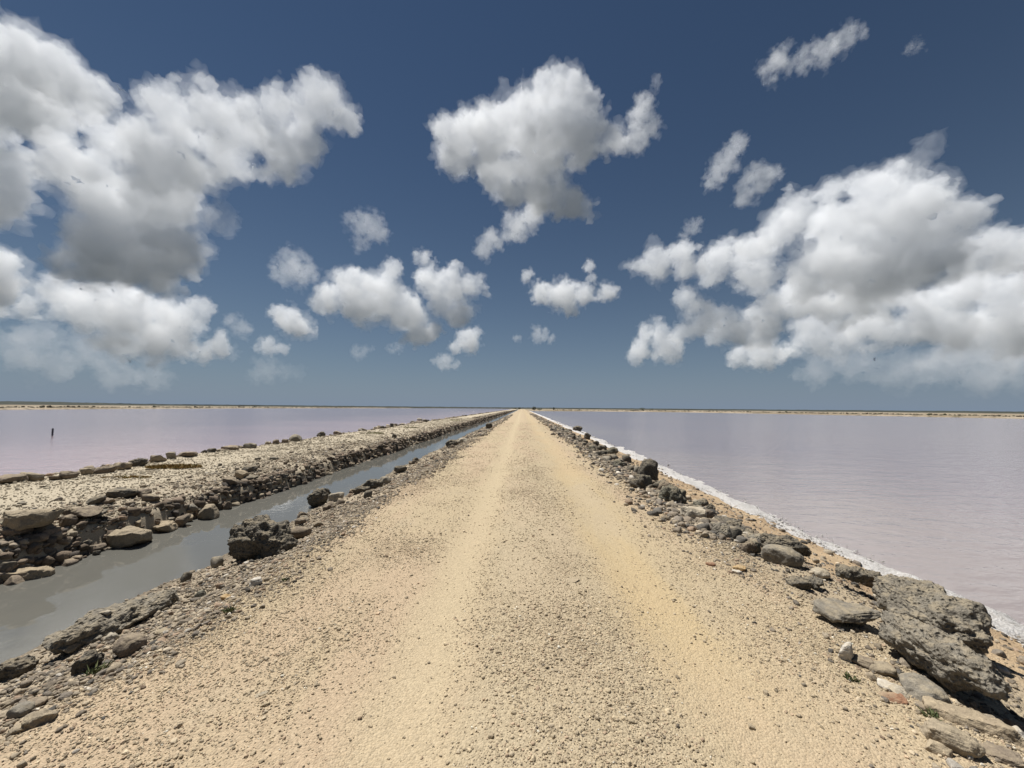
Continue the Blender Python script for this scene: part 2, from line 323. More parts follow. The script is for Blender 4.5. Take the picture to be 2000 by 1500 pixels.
# ---------------------------------------------------------------- the stones one can pick out
ROCKS=[
(2.57,2.55,0.76,0.36,0.28,'c','grey',79,'large pitted grey boulder overhanging its black shadow at the right verge'),
(3.25,3.3,0.94,0.5,0.38,'c','grey',80,'broad domed grey boulder behind the overhanging one, nearest the right pond'),
(2.52,3.16,0.44,0.28,0.13,'s','grey',15,'flat grey slab propped over a dark gap left of the big boulders'),
(3.28,4.03,0.264,0.237,0.124,'c','dark',0,'knobbly dark coral lump on top of the big boulder pile'),
(3.89,4.51,0.26,0.234,0.15,'c','dark',30,'dark porous lump beside the salt edge, above the pale stone'),
(3.47,3.83,0.241,0.217,0.098,'s','pale',10,'pale flat stone wedged between the big right boulders'),
(2.87,4.42,0.393,0.236,0.181,'r','grey',-35,'smooth pale grey rounded slab, alone in the mid right verge'),
(3.23,4.91,0.541,0.379,0.226,'c','dark',-30,'dark rough rock directly behind the smooth pale slab'),
(2.62,3.82,0.2,0.18,0.086,'c','dark',0,'dark porous stone left of the knobbly lump'),
(2.81,3.88,0.184,0.165,0.083,'c','dark',50,'dark stone between the smooth slab and the flat propped slab'),
(3.12,4.21,0.166,0.149,0.088,'r','pale',0,'pale pebbly stone in the dark rubble near the salt edge'),
(2.64,6.08,0.412,0.37,0.186,'s','pale',-15,'pale pointed block at the inner edge of the right rubble'),
(2.99,9.3,0.51,0.484,0.547,'c','dark',0,'tall dark cube-like boulder standing above the right rubble band'),
(2.44,8.13,0.404,0.384,0.287,'c','dark',30,'dark rock leaning at the foot of the tall cube-like boulder'),
(2.7,7.04,0.494,0.469,0.309,'c','green',0,'greenish grey bumpy boulder between the cube-like boulder and the pale block'),
(3.32,6.96,0.156,0.141,0.163,'c','dark',0,'small dark upright stone just behind the pale pointed block'),
(3.12,6.05,0.395,0.355,0.105,'c','dark',-30,'low dark rock right of the pale pointed block'),
(3.02,5.48,0.329,0.296,0.126,'c','dark',-30,'low dark rock in the middle right verge rubble'),
(3.1,5.25,0.288,0.26,0.125,'c','grey',-30,'low grey rock just before the smooth pale slab'),
(2.12,2.66,0.091,0.073,0.112,'s','white',30,'white upright stone on sand in front of the big boulder'),
(2.16,2.42,0.108,0.087,0.036,'s','white',-20,'white broken stone above the rust coloured one'),
(2.17,2.37,0.106,0.096,0.045,'s','pale',20,'cream coloured stone touching the rust coloured one'),
(2.09,2.33,0.141,0.099,0.021,'s','rust',-25,'rust red broken stone in the right foreground'),
(2.19,2.61,0.137,0.096,0.047,'s','brown',-35,'brown stone below the white upright stone'),
(2.24,2.55,0.135,0.094,0.053,'s','tan',-25,'tan stone above the white broken stone'),
(2.32,2.38,0.204,0.184,0.12,'r','grey',-30,'half-buried flat grey green rock under the big boulder'),
(2.09,2.03,0.201,0.171,0.123,'s','tan',-25,'rounded grey tan rock in the lower right corner'),
(1.98,1.98,0.104,0.073,0.056,'s','buff',-35,'buff stone at the left foot of the rounded corner rock'),
(2.27,2.24,0.194,0.097,0.04,'s','brown',-25,'flat brown stone above the rounded corner rock'),
(2.35,2.16,0.369,0.129,0.094,'s','buff',-38,'long buff ledge running down below the big boulder'),
(2.26,1.96,0.139,0.111,0.051,'s','brown',-20,'brown stone at the bottom right corner of the verge'),
(2.6,2.19,0.116,0.092,0.06,'s','rust',-20,'reddish stone at the right edge of the frame'),
(2.5,2.09,0.094,0.075,0.093,'s','white',0,'white stone at the right edge of the frame'),
(2.21,4.06,0.128,0.103,0.039,'s','orange',-20,'small tan orange stone on white pebbles beside the road'),
(2.14,3.97,0.105,0.084,0.032,'s','white',-20,'small white stone under the tan orange one beside the road'),
(1.96,4.14,0.088,0.061,0.029,'s','rust',0,'small reddish stone lying on the road edge'),
(4.07,24.3,0.514,0.462,0.422,'c','dark',0,'dark far boulder at the right verge, first past the salt bend'),
(5.12,35.84,0.945,0.851,0.528,'c','dark',0,'dark low far boulder on the right verge before the road vanishes'),
(3.44,16.87,0.489,0.44,0.254,'c','dark',0,'dark boulder on the far right verge, halfway to the vanishing road'),
(3.54,18.76,0.397,0.357,0.247,'c','dark',0,'dark stone just beyond the halfway boulder on the right verge'),
(3.62,15.74,0.497,0.448,0.293,'c','green',0,'greenish boulder just nearer than the halfway boulder on the right verge'),
(-3.19,4.75,0.95,0.55,0.54,'c','dark',-22,'big dark craggy boulder at the brink of the ditch'),
(-3.3,3.19,0.88,0.4,0.19,'c','grey',78,'long low craggy grey rock along the ditch near the left corner'),
(-2.67,2.66,0.188,0.151,0.122,'r','brown',10,'rounded brown stone before the long craggy rock'),
(-2.81,2.53,0.159,0.143,0.13,'c','dark',0,'dark porous clump at the left foot of the long craggy rock'),
(-3.57,2.71,0.284,0.171,0.119,'c','dark',30,'dark rock at the left frame edge beside the ditch'),
(-4.22,8.1,0.532,0.319,0.355,'c','dark',35,'dark pointed rock leaning by the ditch past the big craggy boulder'),
(-3.67,7.63,0.343,0.171,0.175,'s','pale',35,'pale slanting slab beside the dark pointed rock'),
(-3.0,5.27,0.263,0.236,0.146,'r','brown',0,'rounded mauve brown stone right of the big craggy boulder'),
(-2.98,4.9,0.193,0.174,0.119,'c','dark',0,'dark hollow stone at the right foot of the big craggy boulder'),
(-3.44,8.28,0.37,0.296,0.151,'c','dark',20,'dark rock by the ditch past the pale slanting slab'),
(-3.28,8.59,0.384,0.307,0.204,'c','dark',20,'dark rock farther along, next to a grey rounded one'),
(-3.19,9.03,0.262,0.21,0.162,'r','grey',20,'grey rounded rock at the ditch brink'),
(-3.38,10.76,0.369,0.295,0.205,'c','dark',0,'dark lump alone at the ditch brink, middle distance'),
(-3.24,17.76,0.515,0.463,0.339,'c','dark',0,'dark boulder at the far end of the visible ditch'),
(-2.95,19.4,0.512,0.461,0.224,'s','pale',0,'pale far stone behind the dark boulder at the ditch end'),
(-2.58,30.06,0.557,0.501,0.456,'c','dark',0,'small dark far boulder on the left verge near the vanishing road'),
(-2.97,3.6,0.095,0.086,0.066,'s','green',0,'small greenish black stone on left verge gravel'),
(-2.5,3.3,0.074,0.067,0.044,'s','orange',0,'small orange stone on left verge gravel'),
(-2.41,3.54,0.103,0.082,0.065,'s','white',30,'white stone on left verge gravel below the big craggy boulder'),
(-2.44,1.99,0.131,0.079,0.056,'s','tan',30,'tan oblong stone low on the left verge'),
(-2.49,1.96,0.104,0.062,0.033,'s','tan',30,'tan flat stone left of the oblong one'),
(-2.69,2.11,0.1,0.08,0.043,'r','grey',0,'grey stone above the tan oblong stone'),
(-2.71,2.18,0.115,0.092,0.047,'r','brown',0,'brown stone above the tan oblong stone, left verge'),
(-2.62,2.86,0.098,0.069,0.026,'s','tan',30,'tan sliver of stone right of the rounded brown stone'),
(-3.13,2.97,0.11,0.077,0.059,'s','pale',10,'pale stone between the craggy rock and the rounded brown stone'),
(-3.48,3.1,0.09,0.072,0.03,'s','pale',10,'pale upright stone lying on the long craggy rock'),
(-1.44,2.2,0.07,0.056,0.008,'s','pale',5,'pale flat stone embedded in the left half of the road'),
(0.47,3.63,0.124,0.099,0.015,'s','buff',-5,'buff flat stone embedded near the middle of the road'),
(-6.96,6.63,0.419,0.293,0.154,'s','dark',10,'flat dark slab lying on the left bank gravel'),
(-6.76,6.81,0.216,0.194,0.156,'s','brown',0,'brown block just right of the flat dark slab on the left bank'),
(-6.97,6.25,0.264,0.211,0.121,'s','dark',0,'dark stone left of and below the flat dark slab'),
(-6.81,6.27,0.166,0.133,0.091,'s','brown',0,'small brown stone right of the dark bank stone'),
(-6.57,5.91,0.203,0.162,0.071,'s','green',0,'greenish stone on the bank above the wall slabs'),
(-6.35,5.7,0.301,0.211,0.073,'s','dark',0,'dark split stone on the bank behind the jutting wall slab'),
(-6.83,5.09,0.282,0.197,0.092,'s','green',0,'dark greenish stone on the bank behind the big pale slab'),
(-6.39,5.34,0.198,0.158,0.161,'s','brown',0,'brown stone with a hollow above the orange slab'),
(-6.84,9.62,0.381,0.266,0.149,'s','dark',-8,'tilted black slab on the left bank, upper of two'),
(-6.31,8.82,0.372,0.26,0.108,'s','dark',0,'black flat slab on the left bank, lower of two'),
(-7.34,11.32,0.24,0.192,0.102,'r','dark',0,'small dark stone alone on the pale bank'),
(-6.82,20.49,0.272,0.244,0.23,'c','dark',0,'dark stone on the far left bank beside green ground cover'),
(-6.49,4.98,0.646,0.517,0.264,'s','tan',10,'big pale slab jutting from the ditch wall at the left edge'),
(-6.47,5.6,0.526,0.421,0.134,'s','brown',12,'flat brown slab jutting from the ditch wall over a dark hollow'),
(-5.72,4.7,0.444,0.267,0.195,'s','buff',25,'orange tan slab leaning at the foot of the ditch wall'),
(-5.82,5.71,0.463,0.37,0.245,'s','tan',18,'long tan block on the ditch wall beside a black gap'),
(-5.86,5.81,0.215,0.172,0.138,'s','brown',10,'brown block under the long tan block of the ditch wall'),
(-5.92,6.35,0.35,0.28,0.132,'s','buff',10,'buff block low in the ditch wall past the black gap'),
(-6.47,6.64,0.245,0.196,0.129,'s','brown',0,'brown block on top of the ditch wall past the long tan block'),
(-5.86,6.64,0.228,0.182,0.181,'s','brown',0,'reddish brown block low in the ditch wall, fifth from the left edge'),
(-5.8,7.11,0.355,0.284,0.234,'s','tan',15,'tan overhanging block in the ditch wall opposite the craggy boulder'),
(-6.34,5.05,0.279,0.224,0.135,'s','dark',10,'dark block in the hollow under the big pale slab'),
(-6.49,4.85,0.319,0.255,0.123,'s','brown',10,'brown block at the wall foot by the left frame edge'),
(-6.44,8.79,0.279,0.223,0.181,'s','buff',0,'yellowish block at the wall top past the craggy boulder'),
(-6.26,8.25,0.326,0.261,0.182,'s','brown',0,'brown stained block in the wall just left of the craggy boulder'),
(-10.46,7.7,0.566,0.453,0.158,'s','brown',-25,'brown stone, first from the left in the row along the left pond'),
(-10.44,8.0,0.422,0.337,0.179,'s','tan',12,'tan stone, second from the left in the row along the left pond'),
(-10.11,8.16,0.216,0.173,0.102,'s','brown',-1,'brown stone, third from the left in the row along the left pond'),
(-10.06,8.37,0.332,0.265,0.174,'s','brown',-14,'brown stone, fourth from the left in the row along the left pond'),
(-10.05,8.74,0.254,0.204,0.155,'s','tan',23,'tan stone, fifth from the left in the row along the left pond'),
(-9.95,8.99,0.427,0.341,0.146,'s','brown',10,'brown stone, sixth from the left in the row along the left pond'),
(-10.06,9.5,0.376,0.301,0.173,'s','tan',-3,'tan stone, seventh from the left in the row along the left pond'),
(-10.13,10.01,0.449,0.359,0.193,'c','dark',-16,'dark stone, eighth from the left in the row along the left pond'),
(-10.51,10.93,0.433,0.346,0.188,'s','tan',21,'tan stone, ninth from the left in the row along the left pond'),
(-10.55,11.44,0.273,0.218,0.225,'s','grey',8,'grey stone, tenth from the left in the row along the left pond'),
(-10.55,12.0,0.569,0.455,0.137,'s','brown',-5,'brown stone, eleventh from the left in the row along the left pond'),
(-10.74,13.15,0.313,0.251,0.173,'c','dark',-18,'dark stone, twelfth from the left in the row along the left pond'),
(-10.76,14.04,0.592,0.473,0.169,'s','brown',19,'brown stone, thirteenth from the left in the row along the left pond'),
(-10.4,14.56,0.423,0.339,0.188,'s','grey',6,'grey stone, fourteenth from the left in the row along the left pond'),
(-10.45,16.16,0.278,0.223,0.2,'s','brown',-7,'brown stone, fifteenth from the left in the row along the left pond'),
(-10.34,16.65,0.309,0.247,0.183,'s','brown',-20,'brown stone, sixteenth from the left in the row along the left pond'),
(-10.5,17.72,0.538,0.431,0.325,'s','grey',17,'grey stone, seventeenth from the left in the row along the left pond'),
(-10.76,20.5,0.461,0.369,0.305,'c','dark',4,'dark stone, eighteenth from the left in the row along the left pond'),
(-10.68,22.11,0.526,0.421,0.212,'s','brown',-9,'brown stone, nineteenth from the left in the row along the left pond'),
(-10.68,25.53,0.541,0.432,0.183,'s','grey',-22,'grey stone, twentieth from the left in the row along the left pond'),
(-10.22,28.03,0.335,0.268,0.212,'c','dark',15,'dark stone, twenty-first from the left in the row along the left pond'),
(-10.54,30.97,0.329,0.263,0.319,'c','dark',2,'dark stone, twenty-second from the left in the row along the left pond'),
(-10.89,38.15,0.607,0.485,0.288,'c','dark',-11,'dark stone, twenty-third from the left in the row along the left pond'),
(-11.67,43.77,0.754,0.603,0.389,'s','white',-24,'white far stone at the left pond edge, left of a pair'),
(-10.72,42.34,0.506,0.404,0.325,'s','white',13,'white far stone at the left pond edge, right of a pair'),
]
BY = {}
for i, (x, y, W, D, H, k, c, rz, lab) in enumerate(ROCKS):
    sub = 6 if W > .7 and y < 6 else 5 if W/y > .055 else 4 if W/y > .02 else 3
    z = 0; sit = .62
    if 'overhanging its black' in lab: sit = .55; z = .02
    if 'propped' in lab or 'jutting' in lab: sit = .52; z = .012 if 'propped' in lab else .04
    if lab.startswith('big dark craggy'): z = -.07
    if 'flat pale' in lab or 'embedded' in lab: z = -.005
    if lab.startswith('knobbly'): z = .12
    if y < 2.45 and x > 1.8 and z == 0: z = -.3*H
    if lab.startswith('orange tan slab'): x -= .2; y -= .1; z = -.10
    o = put_rock('boulder' if W > .33 else 'stone', x, y, W, D, H, k, KC[c], rz, sub, i+1, sit, z, (random.Random(i).uniform(-.12, .12), random.Random(i+99).uniform(-.12, .12)))
    tag(o, lab, 'boulder' if W > .33 else 'stone')
    if lab.startswith(('broad domed', 'long low craggy', 'pale upright')): BY[lab.split(',')[0][:11]] = o
bpy.context.view_layer.update()
def rest(top, base, x, y):                       # set one stone down on another
    mi = base.matrix_world.inverted(); a = mi @ Vector((x, y, 5)); b = mi @ Vector((x, y, -5)); ok, p, _, _ = base.ray_cast(a, (b-a).normalized())
    if ok: top.location = (x, y, (base.matrix_world @ p).z+top.scale.z*.6)
rest(BY['pale uprigh'], BY['long low cr'], -3.32, 3.1)

# countable filler stones: ditch wall, right rubble band
rng = random.Random(11)
taken = [(r[0], r[1], max(r[2], r[3])*.5) for r in ROCKS]
def free(x, y, r): return all((x-a)**2+(y-b)**2 > ((r+c)*.75)**2 for a, b, c in taken)
def fill(n, fx, y0, y1, smin, smax, kinds, cols, name, label, group, pw=1.6, flat=(.5, .8), zr=(0, 0), sep=True, seg=((5, 'in the foreground'), (8, 'a few metres along'), (13, 'in the middle distance'), (20, 'farther off'), (1e9, 'far down the causeway'))):
    k = 0; tries = 0
    while k < n and tries < n*40:
        tries += 1
        y = y0+(y1-y0)*rng.random()**pw; x = fx(rng, y); W = rng.uniform(smin, smax)*(1+.012*y)
        if sep and not free(x, y, W*.45): continue
        cn = rng.choice(cols)
        if sep: taken.append((x, y, W*.4))
        o = put_rock(name, x, y, W, W*rng.uniform(.6, .95), W*rng.uniform(*flat), rng.choice(kinds), KC[cn], rng.uniform(0, 360), 3, 200+rng.randrange(9), .68, rng.uniform(*zr), (rng.uniform(-.3, .3), rng.uniform(-.3, .3)))
        sz = 'small' if W/y < .016 else 'large' if W/y > .034 else 'middling'
        where = next(t for lim, t in seg if y < lim)
        tag(o, f'{sz} {cn} {label} {where}', 'stone', group); k += 1
fill(130, lambda r, y: r.uniform(-6.12, -5.88), 3.2, 22, .08, .19, 'sss', ['brown', 'brown', 'tan', 'buff', 'dark', 'grey'], 'wall_stone', 'block packed in the ditch wall', 'stones in the ditch wall', 1.4, (.4, .7), (-.08, .02))
fill(95, lambda r, y: 2.55+float(shore_shift(y))*.45+abs(r.gauss(0, .34)), 4.6, 34, .13, .32, 'ccs', ['dark', 'dark', 'grey', 'green', 'brown'], 'rubble_rock', 'rough rock in the right rubble band', 'rocks of the right rubble band', 1.5, (.5, .8))
fill(40, lambda r, y: r.uniform(-3.9, -2.9), 4.2, 26, .10, .22, 'ccsr', ['dark', 'grey', 'brown', 'tan'], 'verge_rock', 'rock on the slope above the ditch', 'rocks on the left verge', 1.5)
fill(26, lambda r, y: r.uniform(-8.0, -6.4), 5., 24, .07, .15, 'ss', ['brown', 'grey', 'tan', 'dark'], 'bank_stone', 'stone lying on the left bank', 'stones on the left bank', 1.3, (.35, .6))

# ---------------------------------------------------------------- gravel and rubble (uncountable): instanced pebbles
PROTO = bpy.data.collections.new('pebble_shapes')
for i in range(8):
    v, f = rock_verts('s', 2, 300+i); me = mesh('pebble', v, f, False); me.materials.append(TINT)
    PROTO.objects.link(bpy.data.objects.new(f'pebble_{i}', me))
SALTP = bpy.data.collections.new('salt_shapes')
def scatter(name, X, Y, S, tint, sink=.25, flat=(.5, .9), coll=PROTO, nshape=8, Z=None, seed=0):
    rg = np.random.RandomState(seed+len(X)); n = len(X)
    sz = S*rg.uniform(*flat, n)
    Z = (hgt(X, Y) if Z is None else Z)+sz*(1-2*sink)*.6
    me = bpy.data.meshes.new(name); me.vertices.add(n); me.vertices.foreach_set('co', np.stack([X, Y, Z], -1).astype(np.float32).ravel())
    def at(nm, ty, arr, key):
        a = me.attributes.new(nm, ty, 'POINT'); a.data.foreach_set(key, np.ascontiguousarray(arr).ravel())
    at('rot', 'FLOAT_VECTOR', np.stack([rg.uniform(-.4, .4, n), rg.uniform(-.4, .4, n), rg.uniform(0, 6.28, n)], -1).astype(np.float32), 'vector')
    at('scl', 'FLOAT_VECTOR', np.stack([S, S*rg.uniform(.6, 1, n), sz], -1).astype(np.float32), 'vector')
    at('pid', 'INT', rg.randint(0, nshape, n).astype(np.int32), 'value')
    at('tint', 'FLOAT_COLOR', np.concatenate([tint, np.ones((n, 1))], 1).astype(np.float32), 'color')
    o = link(name, me)
    ng = bpy.data.node_groups.new(name, 'GeometryNodeTree')
    ng.interface.new_socket('Geometry', in_out='INPUT', socket_type='NodeSocketGeometry'); ng.interface.new_socket('Geometry', in_out='OUTPUT', socket_type='NodeSocketGeometry')
    N = ng.nodes; L = ng.links
    gi = N.new('NodeGroupInput'); go = N.new('NodeGroupOutput'); ip = N.new('GeometryNodeInstanceOnPoints'); ci = N.new('GeometryNodeCollectionInfo')
    ci.inputs['Collection'].default_value = coll; ci.inputs['Separate Children'].default_value = True; ci.inputs['Reset Children'].default_value = True
    def na(nm, ty):
        a = N.new('GeometryNodeInputNamedAttribute'); a.data_type = ty; a.inputs['Name'].default_value = nm; return a.outputs['Attribute']
    er = N.new('FunctionNodeEulerToRotation'); L.new(na('rot', 'FLOAT_VECTOR'), er.inputs[0])
    L.new(gi.outputs[0], ip.inputs['Points']); L.new(ci.outputs[0], ip.inputs['Instance']); ip.inputs['Pick Instance'].default_value = True
    L.new(na('pid', 'INT'), ip.inputs['Instance Index']); L.new(er.outputs[0], ip.inputs['Rotation']); L.new(na('scl', 'FLOAT_VECTOR'), ip.inputs['Scale'])
    L.new(ip.outputs[0], go.inputs[0])
    o.modifiers.new('scatter', 'NODES').node_group = ng
    return o
nr = np.random.RandomState(5)
def tints(n, cols, wts, jit=.14):
    c = np.array(cols)[nr.choice(len(cols), n, p=np.array(wts)/sum(wts))]
    return np.clip(c*nr.normal(1, jit, (n, 1)), .02, .8)
SANDC = [(.44, .358, .24), (.40, .325, .22), (.365, .298, .205), (.48, .395, .275), (.44, .33, .225), (.20, .165, .125), (.66, .61, .5)]
SANDW = [5, 4, 2.5, 4, 1.5, .25, .25]
RUBC = [(.32, .265, .19), (.255, .212, .16), (.38, .32, .235), (.18, .155, .125), (.32, .235, .165), (.55, .50, .42), (.12, .11, .095)]
RUBW = [4, 4, 3, 2, 1.4, .45, .7]
def ln(n, med, sig, lo, hi): return np.clip(np.exp(nr.normal(math.log(med), sig, n)), lo, hi)
def road_pts(n, y0, y1, p):
    X = nr.uniform(-2.6, 2.6, n); Y = y0+(y1-y0)*nr.random_sample(n)**p
    tr = np.maximum(np.exp(-((X+.62)/.30)**2), np.exp(-((X-1.12)/.42)**2))
    dens = np.clip(.27+1.5*fbm(X*1.5, Y*1.1, 77, 4)+.22*np.exp(-((X-.25)/.45)**2)+.35*np.clip((np.abs(X)-1.6)/.7, 0, 1), .12, 1)*(1-.93*tr)
    k = nr.random_sample(n) < dens; return X[k], Y[k]
Xs, Ys, Ss = [], [], []
for n, y0, y1, p, med, sig, lo, hi in ((300000, 1.4, 4.6, 1.15, .003, .52, .0017, .016), (110000, 4.6, 11, 1.25, .0045, .45, .0025, .02), (35000, 11, 42, 1.5, .008, .4, .005, .025)):
    a, b = road_pts(n, y0, y1, p); Xs.append(a); Ys.append(b); Ss.append(ln(len(a), med, sig, lo, hi))
X = np.concatenate(Xs); Y = np.concatenate(Ys); S = np.concatenate(Ss)
tag(scatter('road_gravel', X, Y, S, tints(len(X), SANDC, SANDW), .3), 'loose sand coloured gravel strewn over the dirt road', 'gravel', kind='stuff')
def area(n, fx, y0, y1, p): Y = y0+(y1-y0)*nr.random_sample(n)**p; return fx(n, Y), Y
def rubble(name, label, specs, cols=RUBC, wts=RUBW):
    A = []
    for n, fx, y0, y1, p, med, sig, lo, hi in specs:
        a, b = area(n, fx, y0, y1, p); k = nr.random_sample(n) < np.clip(.55+1.6*fbm(a*1.2, b*1.2, 55, 3), .15, 1)
        a, b = a[k], b[k]; A.append((a, b, ln(len(a), med, sig, lo, hi)))
    X, Y, S = (np.concatenate([q[i] for q in A]) for i in range(3))
    tag(scatter(name, X, Y, S, tints(len(X), cols, wts, .18), .25), label, 'gravel', kind='stuff')
lf = lambda n, Y: -2.3-np.abs(nr.normal(0, .75, n))+nr.normal(0, .16, n)+.5*fbm(Y*.9, Y*0, 12, 3)
rubble('left_verge_rubble', 'grey brown rubble on the slope between road and ditch', ((52000, lf, 1.4, 7, 1.1, .0062, .55, .0028, .026), (900, lf, 1.4, 7, 1.1, .017, .4, .01, .042), (20000, lf, 7, 22, 1.4, .013, .5, .006, .06), (6000, lf, 22, 90, 1.7, .05, .45, .02, .14)))
rf = lambda n, Y: 2.45+shore_shift(Y)*.4+nr.normal(.28, .36, n)
rubble('right_verge_rubble', 'grey stones and grit heaped along the right edge of the road', ((5000, lambda n, Y: nr.uniform(3.0, 4.75, n)+shore_shift(Y), 2.5, 20, 1.4, .011, .6, .005, .05), (20000, rf, 1.4, 6, 1.1, .006, .55, .003, .028), (600, rf, 1.6, 7, 1.1, .016, .4, .009, .042), (19000, rf, 5, 22, 1.3, .02, .6, .008, .08), (6000, rf, 22, 110, 1.6, .06, .45, .03, .17)), RUBC, [3, 4, 2, 3, 1, .5, 2.5])
bf = lambda n, Y: nr.uniform(-10.9, -6.15, n)
ef = lambda n, Y: -6.15-np.abs(nr.normal(0, .7, n))
rubble('left_bank_gravel', 'pale gravel and shell grit covering the left bank', ((60000, bf, 3.2, 16, 1.2, .009, .45, .005, .035), (22000, bf, 16, 60, 1.5, .018, .45, .008, .06)), [(.42, .365, .272), (.38, .325, .24), (.45, .40, .305), (.34, .285, .21), (.24, .2, .15)], [4, 3, 3, 1.5, .4])
rubble('left_bank_rubble', 'brown rubble along the ditch side of the left bank', ((15000, ef, 3.2, 16, 1.2, .011, .6, .005, .055), (6500, ef, 16, 60, 1.5, .022, .5, .01, .075), (4000, ef, 60, 200, 1.5, .10, .4, .05, .2)))
wf = lambda n, Y: nr.uniform(-6.28, -5.8, n)
rubble('ditch_wall_rubble', 'small brown stones chinking the ditch wall', ((2600, wf, 3, 16, 1.1, .04, .45, .02, .1), (2600, wf, 14, 60, 1.3, .08, .35, .04, .15), (2500, wf, 50, 300, 1.4, .15, .3, .08, .28)), [(.22, .17, .125), (.16, .125, .09), (.29, .24, .18), (.1, .085, .07)], [4, 4, 2, 2])
pf = lambda n, Y: -10.7+nr.normal(0, .12, n)
rubble('pond_edge_rubble', 'brown stones along the far left pond edge', ((700, pf, 4, 30, 1.2, .05, .4, .025, .12), (1400, pf, 28, 250, 1.6, .12, .35, .06, .25)))
# far dark stones along the opposite shores
t_ = np.concatenate([nr.uniform(-1.0, -.1, 900), nr.uniform(.08, 1.0, 700)]); r_ = shore(t_)+np.where(nr.random_sample(len(t_)) < .75, nr.normal(9, 1.2, len(t_)), nr.uniform(4, 60, len(t_)))
X, Y = np.sin(t_)*r_, np.cos(t_)*r_
tag(scatter('far_shore_stones', X, Y, ln(len(X), .3, .4, .15, .8), tints(len(X), [(.14, .12, .09), (.2, .17, .13), (.08, .08, .05)], [1, 1, 1]), .2, Z=np.full(len(X), .08)), 'line of small dark stones on the far shores', 'gravel', kind='stuff')

# ---------------------------------------------------------------- salt crust along the right waterline
def shore_x(Y): return 4.98+shore_shift(Y)
ns = NT('salt_crust'); P_ = ns.pos()
sg = ns.noise(P_, 26, 5, .7)
SALT = ns.fin(ns.mix(ns.ramp(sg, .35, .65), (.48, .45, .41), (.70, .68, .655)), .6, ns.bump(ns.math('ADD', sg, ns.noise(P_, 70, 3)), .03, 1.), .4)
ys = YS[(YS > 1.1) & (YS < 280)]; us = np.linspace(-.62, .36, 28)
U, YY = np.meshgrid(us, ys); XX = shore_x(YY)+U*np.interp(YY, [5, 12, 40], [1, 1.6, 2.3])
ZZ = hgt(XX, YY)
prof = np.interp(U, [-.62, -.4, -.1, .14, .36], [-.05, .016, .042, .034, -.02])
ZZ = np.maximum(ZZ, -.66)+prof+fbm(XX*5, YY*5, 91, 4, .65)*.09+fbm(XX*1.2, YY*.8, 95, 2)*.10
tag(link('salt_crust', mesh('salt_crust', np.stack([XX, YY, ZZ], -1).reshape(-1, 3), grid_faces(len(ys), len(us))), SALT), kind='structure')
for i in range(4):
    v, f = rock_verts('s', 1, 400+i); me = mesh('salt_grain', v, f, False); me.materials.append(SALT); SALTP.objects.link(bpy.data.objects.new(f'salt_grain_{i}', me))
n = 6000; Y = 2.5+60*nr.random_sample(n)**2.2; X = shore_x(Y)+nr.normal(-.16, .18, n)+.12*fbm(X[:1].repeat(n)*0+Y*1.3, Y*0, 61, 3)
tag(scatter('salt_grains', X, Y, ln(n, .007, .5, .003, .03)*(1+.03*Y), np.ones((n, 3)), .2, coll=SALTP, nshape=4, Z=np.maximum(hgt(X, Y), -.62)+.02), 'white salt crystals along the right pond edge', 'salt', kind='stuff')

# ---------------------------------------------------------------- plants
def leaf_mat(name, a, b):
    n = NT(name); o = n.new('ShaderNodeNewGeometry').outputs['Random Per Island']
    n.p.inputs['Subsurface Weight'].default_value = 0
    return n.fin(n.mix(o, a, b), .6, None, .3)
def leaves(cnt, rx, ry, h, lw, seed, lean=1.3):
    rg = random.Random(seed); V, Fc = [], []
    for _ in range(cnt):
        a = rg.uniform(0, 6.283); q = math.sqrt(rg.random()); x = math.cos(a)*q*rx; y = math.sin(a)*q*ry
        hh = h*rg.uniform(.4, 1)*(1-.5*q*q); an = rg.uniform(0, 6.283); dx, dy = math.cos(an)*lw, math.sin(an)*lw
        lx, ly = rg.uniform(-lean, lean)*hh, rg.uniform(-lean, lean)*hh; b = len(V)
        V += [(x-dx, y-dy, -.01), (x+dx, y+dy, -.01), (x+lx*.5+dx*1.2, y+ly*.5+dy*1.2, hh*.55), (x+lx, y+ly, hh), (x+lx*.5-dx*1.2, y+ly*.5-dy*1.2, hh*.55)]
        Fc.append((b, b+1, b+2, b+3, b+4))
    return V, Fc
MATM = leaf_mat('succulent_leaf', (.22, .19, .06), (.32, .19, .07)); GREENM = leaf_mat('green_mat_leaf', (.17, .18, .05), (.26, .24, .08)); WEEDM = leaf_mat('weed_leaf', (.08, .11, .045), (.17, .18, .08))
for x, y, rx, ry, h, c, mt, lab in ((-8.92, 9.75, .66, .22, .10, 1100, MATM, 'reddish olive succulent mat, largest patch on the near left bank'), (-8.75, 8.4, .5, .12, .045, 260, MATM, 'thin sparse succulent strip left of the largest mat'),
    (-8.89, 23.2, .5, .5, .07, 900, GREENM, 'dark green mat of ground cover on the middle left bank'), (-8.64, 29.8, .6, .55, .07, 900, GREENM, 'green mat of ground cover farther along the left bank'), (-8.39, 48, .7, 1., .08, 700, GREENM, 'farthest olive ground cover patch on the left bank')):
    V, Fc = leaves(c, rx, ry, h, .012, int(y*10)); o = link('succulent_mat', mesh('succulent_mat', V, Fc, False), mt); o.location = (x, y, float(hgt(x, y))); o.rotation_euler.z = R(8); tag(o, lab, 'plant')
